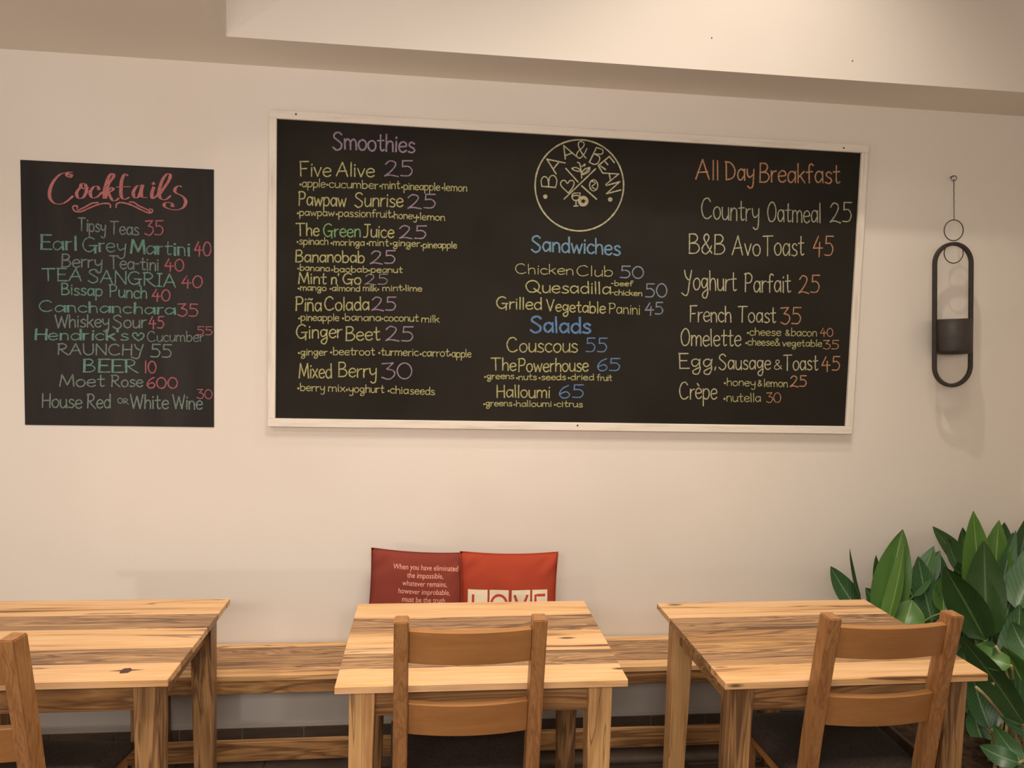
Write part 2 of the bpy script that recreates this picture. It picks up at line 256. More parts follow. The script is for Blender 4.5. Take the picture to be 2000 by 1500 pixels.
class Ink:                 # collects strokes drawn on a vertical board at depth Y and links them as one flat mesh
    def __init__(s, Y): s.Y = Y; s.bm = bmesh.new(); s.k = 0
    def stroke(s, pts, w, call=False):
        P = [at(x, y, s.Y) for x, y in pts]
        Q = [P[0]]
        for p in P[1:]:
            if (p-Q[-1]).length > .0008: Q.append(p)
        if len(Q) < 2: return
        s.k += 1; off = -.0004-.00002*(s.k % 20); row = []
        n = len(Q); h0 = w*.00104
        for i, p in enumerate(Q):
            t = (Q[min(i+1, n-1)]-Q[max(i-1, 0)]).normalized()
            nx = Vector((-t.z, 0, t.x)).normalized()
            h = h0*(.86+.28*random.random())
            if call: h = h0*(.27+1.05*abs(t.z)**2.2)
            ext = t*(-h*.7 if i == 0 else h*.7 if i == n-1 else 0)
            b = p+ext+Vector((0, off-i*1.5e-6, 0))
            row.append((s.bm.verts.new(b+nx*h), s.bm.verts.new(b-nx*h)))
        for a, b in zip(row, row[1:]): s.bm.faces.new((a[0], a[1], b[1], b[0]))
    def word(s, text, x0, y0, x1, y1, H, w=None, bold=False):
        w = w or (2.4 if H > 20 else 1.7); sp = 1.0
        tot = sum(GL[c][0] if c != ' ' else 2.6 for c in text)+sp*(len(text)-1)
        sx = (x1-x0)/tot; sy = H/10; cx = 0
        for c in text:
            if c == ' ': cx += 2.6+sp; continue
            wd, st = GL[c]; dj = random.uniform(-.22, .22); sl = random.uniform(-.03, .03)
            for q in st:
                pts = []
                for (a, b) in (q if len(q) > 3 else [(u[0]*(1-t)+v[0]*t, u[1]*(1-t)+v[1]*t) for u, v in zip(q, q[1:]) for t in (0, .34, .67)]+[q[-1]]):
                    X = x0+(cx+a+sl*b)*sx; f = (X-x0)/max(1, x1-x0)
                    pts.append((X, y0+(y1-y0)*f-(b+dj)*sy))
                s.stroke(pts, w*(.85 if bold else 1))
                if bold and len(q) <= 3: s.stroke([(x+2.2, y) for x, y in pts], w)
            cx += wd+sp
    def link(s, name, color, parent, label=None):
        o = link(name, s.bm, CH[color], parent)
        if label: o['label'] = label
        return o
# ---------------------------------------------------------------- menu board
YB = -.02
BX0, BX1, BZ0, BZ1 = -.6438, 1.7962, 1.3204, 2.5404
board = empty('menu_board', (.576, 0, BZ0))
tag(board, 'large wide black menu chalkboard in distressed white wooden frame on the wall', 'menu board')
def fixed(o): o.location = o.location-board.location if o.parent == board else o.location; return o
FW = .033
wl = lambda nm, *a: fixed(part(nm, board, *a))
wl('panel', BX0+.02, BX1-.02, -.016, -.001, BZ0+.02, BZ1-.02, M['board'], 0)
wl('frame_rail', BX0, BX1, -.028, -.0005, BZ1-FW, BZ1, M['white'], .002)
wl('frame_rail', BX0, BX1, -.028, -.0005, BZ0, BZ0+FW, M['white'], .002)
wl('frame_stile', BX0, BX0+.029, -.0275, -.0005, BZ0+FW, BZ1-FW, M['whitev'], .002)
wl('frame_stile', BX1-.031, BX1, -.0275, -.0005, BZ0+FW, BZ1-FW, M['whitev'], .002)
for (x, y) in ((578, 223), (1648, 289), (1128, 831)):
    p = at(x, y, -.028); b = bmesh.new(); bmesh.ops.create_cone(b, cap_ends=True, segments=12, radius1=.0042, radius2=.003, depth=.003)
    o = link('screw', b, M['screw'], board, p-board.location); o.rotation_euler = (math.pi/2, 0, 0)
YT = -.0162
# each row: name, colour, list of (text, x0, y0, x1, y1, H)
MENU = [
('heading', 'mauve', [('Smoothies', 650, 291, 810, 298, 33, 3.2)], 'mauve chalk heading'),
('dish_name', 'yellow', [('Five', 586, 344, 646, 345, 28), ('Alive', 657, 344, 731, 346, 27)]), ('price', 'mauve', [('25', 751, 344, 806, 344, 30)]),
('ingredients', 'yellow', [('*apple', 585, 365, 635, 366, 16), ('*cucumber', 637, 366, 739, 369, 16), ('*mint', 741, 369, 781, 369, 16), ('*pineapple', 784, 370, 859, 372, 15), ('*lemon', 863, 372, 912, 374, 15)]),
('dish_name', 'yellow', [('Pawpaw', 583, 401, 676, 403, 27), ('Sunrise', 693, 403, 787, 404, 27)]), ('price', 'mauve', [('25', 796, 407, 851, 407, 27)]),
('ingredients', 'yellow', [('*pawpaw', 580, 421, 653, 422, 14), ('*passionfruit', 656, 423, 764, 425, 15), ('*honey', 765, 427, 814, 428, 14), ('*lemon', 815, 429, 869, 431, 14)]),
('dish_name', 'yellow', [('The', 579, 460, 623, 461, 24)]), ('dish_name', 'yellow', [('Juice', 710, 463, 769, 464, 25)]), ('dish_name', 'green', [('Green', 632, 462, 704, 463, 25)], 'green chalk word'), ('price', 'mauve', [('25', 780, 466, 832, 466, 25)]),
('ingredients', 'yellow', [('*spinach', 580, 477, 641, 478, 14), ('*moringa', 646, 479, 712, 480, 13), ('*mint', 716, 480, 759, 481, 14), ('*ginger', 762, 480, 820, 482, 13), ('*pineapple', 822, 484, 892, 485, 13)]),
('dish_name', 'yellow', [('Bananobab', 577, 511, 712, 513, 23)]), ('price', 'mauve', [('25', 723, 515, 772, 515, 25)]),
('ingredients', 'yellow', [('*banana', 581, 528, 644, 530, 12), ('*baobab', 647, 531, 718, 532, 12), ('*peanut', 719, 532, 786, 533, 12)]),
('dish_name', 'yellow', [('Mint', 583, 554, 637, 555, 22), ("n'", 647, 555, 662, 555, 21), ('Go', 670, 555, 705, 555, 21)]), ('price', 'mauve', [('25', 712, 556, 757, 556, 20)]),
('ingredients', 'yellow', [('*mango', 582, 567, 637, 568, 12), ('*almond', 644, 568, 703, 569, 12), ('milk*', 709, 568, 740, 569, 12), ('mint', 747, 568, 786, 568, 12), ('*lime', 787, 568, 824, 569, 12)]),
('dish_name', 'yellow', [('Pi\u00f1a', 577, 607, 628, 608, 27), ('Colada', 634, 606, 721, 606, 26)]), ('price', 'mauve', [('25', 726, 606, 773, 606, 26)]),
('ingredients', 'yellow', [('*pineapple', 583, 626, 662, 627, 14), ('*banana', 668, 626, 744, 627, 14), ('*coconut', 745, 627, 817, 628, 14), ('milk', 823, 629, 858, 630, 14)]),
('dish_name', 'yellow', [('Ginger', 579, 661, 668, 660, 27), ('Beet', 675, 665, 742, 665, 27)]), ('price', 'mauve', [('25', 753, 666, 807, 666, 28)]),
('ingredients', 'yellow', [('*ginger', 582, 694, 639, 694, 14), ('*beetroot', 645, 693, 732, 694, 15), ('*turmeric', 739, 694, 817, 695, 15), ('*carrot', 820, 696, 877, 696, 15), ('*apple', 878, 697, 920, 698, 15)]),
('dish_name', 'yellow', [('Mixed', 584, 738, 648, 738, 28), ('Berry', 661, 736, 735, 737, 28)]), ('price', 'mauve', [('30', 746, 740, 805, 740, 31)]),
('ingredients', 'yellow', [('*berry', 581, 763, 634, 764, 15), ('mix', 641, 764, 674, 765, 15), ('*yoghurt', 676, 766, 750, 767, 15), ('*chia', 757, 768, 798, 769, 15), ('seeds', 801, 770, 849, 771, 15)]),
('heading', 'blue', [('Sandwiches', 1038, 490, 1211, 498, 30, 3.4)], 'light blue chalk heading'),
('dish_name', 'yellow', [('Chicken', 1007, 534, 1120, 537, 19), ('Club', 1126, 539, 1197, 540, 20)]), ('price', 'slate', [('50', 1211, 543, 1257, 544, 23)]),
('dish_name', 'yellow', [('Quesadilla', 1027, 571, 1193, 574, 23)]), ('ingredients', 'yellow', [('-beef', 1194, 558, 1236, 559, 10), ('-chicken', 1194, 576, 1254, 578, 11)]), ('price', 'slate', [('50', 1260, 580, 1303, 580, 26)]),
('dish_name', 'yellow', [('Grilled', 970, 602, 1058, 605, 23), ('Vegetable', 1068, 607, 1182, 612, 22), ('Panini', 1189, 612, 1250, 614, 20)]), ('price', 'slate', [('45', 1260, 614, 1295, 614, 23)]),
('heading', 'deep', [('Salads', 1036, 648, 1153, 651, 30, 4.2)], 'bold blue chalk heading'),
('dish_name', 'yellow', [('Couscous', 990, 687, 1128, 688, 28)]), ('price', 'deep', [('55', 1144, 687, 1185, 687, 27)]),
('dish_name', 'yellow', [('The', 960, 723, 1008, 724, 24), ('Powerhouse', 1012, 726, 1149, 725, 26)]), ('price', 'deep', [('65', 1166, 724, 1211, 724, 24)]),
('ingredients', 'yellow', [('*greens', 946, 740, 1004, 740, 12), ('*nuts', 1008, 742, 1048, 742, 12), ('*seeds', 1052, 742, 1105, 742, 12), ('*dried', 1109, 742, 1160, 742, 12), ('fruit', 1166, 743, 1195, 744, 12)]),
('dish_name', 'yellow', [('Halloumi', 970, 776, 1074, 777, 24)]), ('price', 'deep', [('65', 1092, 777, 1140, 777, 25)]),
('ingredients', 'yellow', [('*greens', 944, 793, 1000, 793, 12), ('*halloumi', 1003, 794, 1077, 794, 12), ('*citrus', 1082, 794, 1138, 795, 12)]),
('heading', 'orange', [('All', 1359, 350, 1404, 351, 38, 2.8), ('Day', 1417, 352, 1472, 353, 36, 2.8), ('Breakfast', 1483, 355, 1640, 358, 37, 2.8)], 'orange chalk heading'),
('dish_name', 'pale', [('Country', 1370, 427, 1482, 432, 40), ('Oatmeal', 1499, 432, 1603, 435, 38)]), ('price', 'pale', [('25', 1621, 434, 1663, 434, 38)]),
('dish_name', 'cream', [('B&B', 1345, 495, 1416, 497, 38), ('Avo', 1430, 498, 1485, 499, 37), ('Toast', 1490, 499, 1570, 499, 39)]), ('price', 'orange', [('45', 1588, 499, 1627, 500, 38)]),
('dish_name', 'cream', [('Yoghurt', 1335, 566, 1438, 568, 38), ('Parfait', 1454, 570, 1544, 571, 36)]), ('price', 'orange', [('25', 1560, 572, 1600, 572, 34)]),
('dish_name', 'cream', [('French', 1347, 628, 1428, 629, 31), ('Toast', 1441, 629, 1515, 630, 31)]), ('price', 'orange', [('35', 1525, 633, 1564, 633, 32)]),
('dish_name', 'cream', [('Omelette', 1330, 675, 1447, 676, 33)]), ('ingredients', 'yellow', [('*cheese', 1459, 655, 1525, 656, 15), ('&', 1534, 655, 1542, 656, 11), ('bacon', 1545, 656, 1595, 657, 15)]), ('price', 'orange', [('40', 1602, 657, 1627, 657, 16)]),
('ingredients', 'yellow', [('*cheese&', 1456, 674, 1523, 675, 14), ('vegetable', 1528, 676, 1605, 677, 13)]), ('price', 'orange', [('35', 1608, 682, 1638, 682, 17)]),
('dish_name', 'cream', [('Egg,', 1326, 719, 1400, 719, 29), ('Sausage', 1404, 721, 1505, 722, 29), ('&', 1512, 721, 1527, 721, 18), ('Toast', 1530, 723, 1597, 723, 30)]), ('price', 'orange', [('45', 1605, 724, 1640, 724, 27)]),
('dish_name', 'cream', [('Cr\u00e8pe', 1327, 779, 1400, 779, 33)]), ('ingredients', 'yellow', [('*honey', 1414, 753, 1475, 754, 15), ('&', 1480, 754, 1488, 754, 11), ('lemon', 1492, 755, 1538, 756, 15)]), ('price', 'orange', [('25', 1543, 755, 1575, 755, 21)]),
('ingredients', 'yellow', [('*nutella', 1413, 784, 1486, 785, 17)]), ('price', 'orange', [('30', 1497, 786, 1525, 786, 19)]),
]
def write(rows, parent, Y):
    for row in rows:
        k = Ink(Y)
        for it in row[2]: k.word(*it[:6], w=it[6] if len(it) > 6 else None, bold=row[0] == 'bold')
        for v in k.bm.verts: v.co -= parent.location
        k.link('dish_name' if row[0] == 'bold' else row[0], row[1], parent, row[3] if len(row) > 3 else None)
write(MENU, board, YT)
# round emblem
k = Ink(YT)
def Zm(s, ox, oy): return lambda L: [(ox+x*s, oy+y*s) for x, y in L]
z5 = Zm(.2, 920, 240)
def P(s): return [tuple(map(float, q.split(','))) for q in s.split()]
ring = [(1057.5+432*math.cos(a*math.pi/45), 610+445*math.sin(a*math.pi/45)) for a in range(91)]
k.stroke(z5(ring), 3.0)
for s in ("690,620 825,630", "925,445 1045,578", "1080,615 1225,745", "1215,450 908,745", "740,355 920,392", "740,355 830,498", "862,378 806,446", "905,222 920,352", "905,222 1025,325", "916,322 985,294",
          "1225,240 1155,385", "1350,328 1398,388", "1350,328 1242,418", "1300,368 1335,408", "1242,418 1282,486", "1262,420 1312,456", "1285,490 1442,500", "1442,500 1315,602", "1350,500 1362,566",
          "1320,612 1452,575", "1452,575 1322,692", "1322,692 1462,655", "1025,755 1025,810", "1004,812 1046,812"):
    k.stroke(z5(catmull(P(s), 4)), 2.6)
for s in ("690,618 685,560 712,525 748,545 757,618", "757,618 768,532 808,515 838,560 825,628", "1132,250 1100,310 1060,345 1030,320 1045,280 1090,240 1105,205 1080,182 1050,195 1052,235 1085,300 1122,345",
          "1225,240 1285,265 1275,305 1198,302", "1198,302 1255,335 1240,390 1200,405 1152,382", "1080,540 1075,470 1060,400 1038,385", "985,445 1020,435 1060,455 1066,475 1010,464 985,445", "1160,435 1150,475 1100,505 1080,495 1110,452 1160,435",
          "1150,445 1120,480 1090,498", "1080,428 1115,402 1105,424", "950,685 880,615 882,572 915,562 942,592 962,566 992,564 1006,590 990,635 950,685", "1180,570 1215,588 1180,622 1215,648",
          "1065,685 1000,690 985,725 1005,755 1040,755 1060,720 1065,685", "990,718 1020,708 1058,712"):
    k.stroke(z5(catmull(P(s), 5)), 2.2)
for cx, cy, rx, ry in ((1197, 610, 40, 54), (1095, 765, 46, 47), (1095, 765, 36, 36), (1095, 765, 24, 24), (725, 720, 14, 14), (725, 720, 5, 5), (1358, 748, 14, 14), (1358, 748, 5, 5)):
    k.stroke(z5([(cx+rx*math.cos(a*math.pi/10), cy+ry*math.sin(a*math.pi/10)) for a in range(21)]), 2.2 if rx > 20 else 3)
for v in k.bm.verts: v.co -= board.location
k.link('round_emblem', 'cream', board, 'cream chalk circle with lettering and small drawings')
# ---------------------------------------------------------------- cocktail poster
px0, px1, pz0, pz1 = -1.5485, -.8534, 1.3122, 2.3081
poster = empty('cocktail_board', ((px0+px1)/2, 0, pz0))
tag(poster, 'unframed upright black chalkboard listing cocktails, left of the big framed menu', 'menu board')
link('panel', boxbm(px0, px1, -.003, -.0002, pz0, pz1), M['vinyl'], poster, -poster.location)
YP = -.0031
k = Ink(YP); z1 = Zm(.24, 0, 280)
for s in ("592,236 556,236 545,262 572,276 582,258", "572,252 530,240 480,260 430,320 405,390 410,450 450,490 510,490 560,460 592,430", "660,352 625,400 638,445 676,440 704,390 694,335 668,328 660,352 690,372 720,360",
          "805,372 792,350 762,356 735,400 750,442 790,436 830,400", "858,440 880,340 925,270 908,246 878,290 852,380 850,440", "856,412 900,362 922,374 882,404", "882,404 915,462 940,466 965,448",
          "1040,262 1015,252 992,300 985,370 988,430 1012,456 1052,440", "945,356 1062,352", "1152,350 1115,348 1085,400 1098,442 1130,430 1156,356", "1160,345 1150,400 1160,438 1198,440", "1250,362 1236,410 1242,448 1268,434 1290,410",
          "1310,400 1370,310 1386,262 1362,248 1322,300 1296,390 1306,446 1346,458 1388,428", "1478,354 1452,346 1425,372 1432,402 1490,434 1512,478 1486,526 1420,542 1350,522 1336,496 1362,480 1398,490 1404,508"):
    k.stroke(z1(catmull(P(s), 9)), 4.7, True)
for s in ("1244,330 1252,318 1256,330",): k.stroke(z1(P(s)), 4)
for s in ("898,522 898,500 868,488 800,498 720,530 660,556 612,552 592,524 606,508 632,512 626,530", "634,546 690,520 750,488 800,482", "945,522 950,494 985,482 1060,498 1140,536 1210,566 1240,556 1240,538 1218,536", "1055,478 1090,480 1130,508 1200,540 1222,560"):
    k.stroke(z1(catmull(P(s), 6)), 2.6)
for v in k.bm.verts: v.co -= poster.location
k.link('heading', 'pink', poster, 'pink chalk script heading with flourish')
COCK = [
('dish_name', 'sage', [('Tipsy', 153, 450, 206, 454, 25), ('Teas', 215, 457, 271, 459, 25)]), ('price', 'red', [('35', 283, 459, 319, 459, 28)]),
('bold', 'teal', [('Earl', 78, 487, 149, 489, 28), ('Grey', 162, 491, 245, 493, 28), ('Martini', 254, 495, 370, 500, 27)]), ('price', 'red', [('40', 380, 499, 412, 500, 27)]),
('dish_name', 'sage', [('Berry', 120, 521, 199, 523, 25), ('Tea-tini', 214, 524, 310, 529, 25)]), ('price', 'red', [('40', 322, 529, 359, 530, 23)]),
('dish_name', 'teal', [('TEA', 83, 548, 160, 549, 24), ('SANGRIA', 172, 550, 344, 561, 25)]), ('price', 'red', [('40', 355, 562, 395, 562, 23)]),
('dish_name', 'teal', [('Bissap', 120, 575, 200, 578, 22), ('Punch', 214, 580, 287, 583, 24)]), ('price', 'red', [('40', 297, 587, 332, 588, 22)]),
('bold', 'teal', [('Canchanchara', 76, 608, 342, 614, 21)]), ('price', 'red', [('35', 348, 617, 387, 618, 24)]),
('dish_name', 'sage', [('Whiskey', 108, 640, 213, 638, 25), ('Sour', 221, 641, 286, 640, 25)]), ('price', 'red', [('45', 291, 641, 320, 641, 23)]),
('bold', 'teal', [("Hendrick's", 67, 663, 251, 665, 21)]), ('dish_name', 'sage', [('Cucumber', 288, 667, 398, 667, 20)]), ('price', 'red', [('55', 384, 654, 415, 654, 16)]),
('dish_name', 'sage', [('RAUNCHY', 112, 692, 281, 694, 21)]), ('price', 'sage', [('55', 294, 697, 335, 698, 25)], 'grey-green chalk price'),
('bold', 'teal', [('BEER', 162, 727, 269, 727, 25)]), ('price', 'red', [('10', 282, 728, 305, 728, 23)]),
('dish_name', 'sage', [('Moet', 116, 755, 204, 755, 23), ('Rose', 217, 755, 279, 755, 22)]), ('price', 'red', [('600', 287, 758, 347, 758, 21)]),
('dish_name', 'sage', [('House', 82, 796, 160, 797, 27), ('Red', 170, 796, 216, 797, 27), ('OR', 230, 787, 251, 789, 10), ('White', 255, 797, 329, 799, 27), ('Wine', 338, 798, 395, 800, 27)]), ('price', 'red', [('30', 385, 778, 415, 779, 18)])]
write(COCK, poster, YP)
k = Ink(YP); k.stroke(Zm(.24, 0, 560)(catmull(P("1125,440 1082,402 1088,378 1112,378 1122,400 1148,376 1172,392 1160,420 1125,440"), 5)), 2.4)
for v in k.bm.verts: v.co -= poster.location
k.link('drawn_heart', 'teal', poster)
# ---------------------------------------------------------------- hanging wall planter
hx, hy = 2.195, -.085
hp = empty('wall_planter', (hx, hy, 1.54))
tag(hp, 'black oval metal ring holder with small black pot hanging by wire on the wall', 'wall planter')
zt = at(1862, 472, hy).z; zb = at(1862, 757, hy).z; xl = at(1822, 610, hy).x; xr = at(1900, 610, hy).x
R0 = (xr-xl)/2-.0085; cx = (xl+xr)/2; lz = lambda v: v-1.54
pts = []
for i in range(25): a = math.pi*i/24; pts.append((cx-hx+R0*math.cos(a), 0, lz(zt-.0085-R0)+R0*math.sin(a)))
for i in range(25): a = math.pi+math.pi*i/24; pts.append((cx-hx+R0*math.cos(a), 0, lz(zb+.0085+R0)+R0*math.sin(a)))
prof = [(-.0075, -.006), (-.0075, .006), (-.0055, .008), (.0055, .008), (.0075, .006), (.0075, -.006), (.0055, -.008), (-.0055, -.008)]
HM = Vector((cx-hx, 0, lz((zt+zb)/2))); HR = Matrix.Translation(HM) @ Matrix.Rotation(-.068, 4, 'Y') @ Matrix.Translation(-HM)   # it hangs a little askew
fb = sweep(pts, prof, True, axis=(0, 1, 0)); bmesh.ops.transform(fb, matrix=HR, verts=fb.verts[:])
link('oval_frame', fb, M['black'], hp, smooth=True)
def ringpart(c, r, t, name='ring'):
    p = [(c[0]+r*math.cos(2*math.pi*i/32), 0, c[2]+r*math.sin(2*math.pi*i/32)) for i in range(32)]
    return link(name, sweep(p, circ(t, 6), True, axis=(0, 1, 0)), M['black'], hp, (0, c[1], 0), True)
c1 = at(1862, 450, hy); c2 = at(1862, 494, hy)
ringpart((c1.x-hx, -.002, lz(c1.z)), .043, .0022); ringpart((c2.x-hx, -.002, lz(c2.z)), .043, .0022)
top = at(1863, 349, -.02); w0 = c1+Vector((0, 0, .043)); w0.y = hy
wp = [Vector(w0).lerp(top, i/16) for i in range(17)]
base = Vector((hx, hy, 1.54))
link('wire', sweep([tuple(p-base+Vector((.0006*math.sin(i*2), 0, 0))) for i, p in enumerate(wp)], circ(.0016, 6)), M['black'], hp, smooth=True)
tp = top-base
kn = [(tp.x+.013*math.cos(a), tp.y, tp.z+.002+.011*math.sin(a)) for a in [i*math.pi/6 for i in range(13)]]
bmk = sweep([p for p in kn[:12]], circ(.0014, 6), True, axis=(0, 1, 0)); sweep([(tp.x+.008, tp.y, tp.z+.012), (tp.x-.006, tp.y-.003, tp.z+.010), (tp.x-.022, tp.y-.006, tp.z+.001)], circ(.0016, 6), bm=bmk)
sweep([(tp.x, tp.y, tp.z+.012), (tp.x, -hy, tp.z+.012)], circ(.0016, 6), bm=bmk)
link('wire_hook', bmk, M['black'], hp, smooth=True)
bp_ = bmesh.new(); zp0, zp1 = at(1862, 692, hy).z-1.54, at(1862, 623, hy).z-1.54
rr = R0-.009; prs = []
for i in range(7): a = math.pi/2*i/6; prs.append((rr-.028+.028*math.sin(a), zp0+.022-.022*math.cos(a)))
prs = [(0.0001, zp0)]+prs+[(rr+.001, zp1), (rr-.003, zp1), (rr-.006, zp0+.03), (.0001, zp0+.02)]
rows = [[bp_.verts.new((cx-hx+r*math.cos(2*math.pi*j/40), r*math.sin(2*math.pi*j/40), z)) for j in range(40)] for r, z in prs]
for A, B in zip(rows, rows[1:]):
    for j in range(40): bp_.faces.new((A[j], A[(j+1) % 40], B[(j+1) % 40], B[j]))
bmesh.ops.recalc_face_normals(bp_, faces=bp_.faces[:])
bmesh.ops.transform(bp_, matrix=HR, verts=bp_.verts[:])
link('pot', bp_, M['black'], hp, smooth=True)
# ---------------------------------------------------------------- bench
bench = empty('bench', (-.4, -.15, 0))
tag(bench, 'long low bench of streaked brown planks running along the wall behind the tables', 'bench')
def bpart(nm, x0, x1, y0, y1, z0, z1, m, bev=.002): return part(nm, bench, x0+.4, x1+.4, y0+.15, y1+.15, z0, z1, M[m], bev)
BXA, BXB, BT = -2.6, 1.62, .4411
bpart('plank', BXA, BXB, -.050, -.012, BT-.022, BT, 'pale'); bpart('plank', BXA, BXB, -.2345, -.051, BT-.022, BT-.0005, 'dark'); bpart('plank', BXA, BXB, -.292, -.2355, BT-.022, BT, 'pale')
bpart('apron', BXA+.01, BXB-.01, -.288, -.266, .370, BT-.0225, 'mid')
bpart('stretcher', BXA+.03, BXB-.03, -.286, -.262, .112, .185, 'mid')
for x in (-2.5, -1.07, .10, 1.36):
    bpart('leg', x, x+.06, -.262, -.21, 0, BT-.0225, 'legw'); bpart('leg', x, x+.06, -.08, -.03, 0, BT-.0225, 'legw')
# ---------------------------------------------------------------- tables
def tapered(w0, w1, z0, z1, sx, sy, bev=.002):
    """leg whose outer faces stay straight and inner faces taper from w0 (top) to w1 (foot)"""
    bm = bmesh.new(); v = []
    for z, w in ((z0, w1), (z1, w0)):
        for a, b in ((0, 0), (1, 0), (1, 1), (0, 1)): v.append(bm.verts.new((-sx*a*w, -sy*b*w, z)))
    for f in ((0, 3, 2, 1), (4, 5, 6, 7), (0, 1, 5, 4), (1, 2, 6, 5), (2, 3, 7, 6), (3, 0, 4, 7)): bm.faces.new([v[i] for i in f])
    bmesh.ops.recalc_face_normals(bm, faces=bm.faces[:]); bmesh.ops.bevel(bm, geom=bm.edges[:], offset=bev, segments=1, affect='EDGES')
    return bm
TW, TD, TH = .807, .600, .75
def table(cx, y1, label, pat, legm, rot=0):
    t = empty('cafe_table', (cx, y1+TD/2, 0), rot); tag(t, label, 'table', None)
    y = TD/2
    for wd, mm in zip((.138, .117, .142, .100, .103), pat):
        part('plank', t, -TW/2, TW/2, y-wd+.0008, y, TH-.021, TH-random.random()*.0004, M[mm], .0012); y -= wd
    for s in (-1, 1):
        part('apron', t, -TW/2+.10, TW/2-.10, s*(TD/2-.062)-.010, s*(TD/2-.062)+.010, TH-.112, TH-.0215, M['mid'])
        a = part('apron', t, -.010, .010, -TD/2+.10, TD/2-.10, TH-.112, TH-.0215, M['mid']); a.location.x = s*(TW/2-.062)
        for q in (-1, 1):
            link('leg', tapered(.070, .056, 0, TH-.0215, s, q), M[legm[(q+1)//2]], t, (s*(TW/2-.035), q*(TD/2-.035), 0))
    return t
t1 = table(-1.1015, -.945, 'wooden table at the left edge with a dark knot stain near its front right corner', ('pale', 'dark', 'pale', 'dark', 'pale'), ('legw', 'legw'))
kb = bmesh.new(); kv = [kb.verts.new((x, y, 0)) for x, y in ((-.046, .002), (-.016, .006), (-.012, .016), (.004, .018), (.012, .008), (.048, .006), (.014, .001), (.008, -.012), (-.012, -.014), (-.016, -.001))]; kb.faces.new(kv)
link('knot_stain', kb, mat('dark_knot', srgb(84, 58, 48), .6), t1, (.275, -.245, TH+.0004))
table(.1566, -1.013, 'wooden table in the middle, in front of the two red cushions', ('pale', 'dark', 'pale', 'dark', 'pale'), ('legp', 'legw'))
table(1.229, -1.042, 'strongly dark-streaked wooden table on the right beside the leafy plants', ('pale', 'dark', 'mid', 'dark', 'pale'), ('legw', 'legp'), .012)
# ---------------------------------------------------------------- chairs
def post(z0, z1, yf, sec=.040, dp=1):
    bm = bmesh.new(); zs = [z0+(z1-z0)*i/10 for i in range(11)]; rows = []
    for z in zs:
        y = yf(z); rows.append([bm.verts.new((a*sec/2, y+b*sec/2*dp, z)) for a, b in ((-1, -1), (1, -1), (1, 1), (-1, 1))])
    for A, B in zip(rows, rows[1:]):
        for j in range(4): bm.faces.new((A[j], A[(j+1) % 4], B[(j+1) % 4], B[j]))
    bm.faces.new(rows[0][::-1]); bm.faces.new(rows[-1])
    bmesh.ops.recalc_face_normals(bm, faces=bm.faces[:])
    sh = [e for e in bm.edges if len(e.link_faces) == 2 and e.link_faces[0].normal.dot(e.link_faces[1].normal) < .5]
    bmesh.ops.bevel(bm, geom=sh, offset=.003, segments=2, affect='EDGES'); return bm
CH_TOP = .965; CW = .400
def yfun(z):     # y of the rear leg's centre, 0 at seat back, back leans away above the seat
    return -.075*max(0, (z-.46)/(CH_TOP-.46))**1.15 - .05*max(0, (.40-z)/.40)
def slat(z0, z1, hw):
    bm = bmesh.new(); n = 18; yc = lambda z: yfun(z)+.004; rows = []
    for i in range(n+1):
        u = -1+2*i/n; bow = -.020*(1-u*u); x = u*hw; r = []
        for (dz, dy) in ((0, -.009), (0, .014), (1, .014), (1, -.009)):
            z = z0+(z1-z0)*dz; r.append(bm.verts.new((x, yc(z)+bow+dy, z)))
        rows.append(r)
    for A, B in zip(rows, rows[1:]):
        for j in range(4): bm.faces.new((A[j], A[(j+1) % 4], B[(j+1) % 4], B[j]))
    bm.faces.new(rows[0][::-1]); bm.faces.new(rows[-1]); bmesh.ops.recalc_face_normals(bm, faces=bm.faces[:])
    sh = [e for e in bm.edges if len(e.link_faces) == 2 and e.link_faces[0].normal.dot(e.link_faces[1].normal) < .5]
    bmesh.ops.bevel(bm, geom=sh, offset=.002, segments=1, affect='EDGES'); return bm
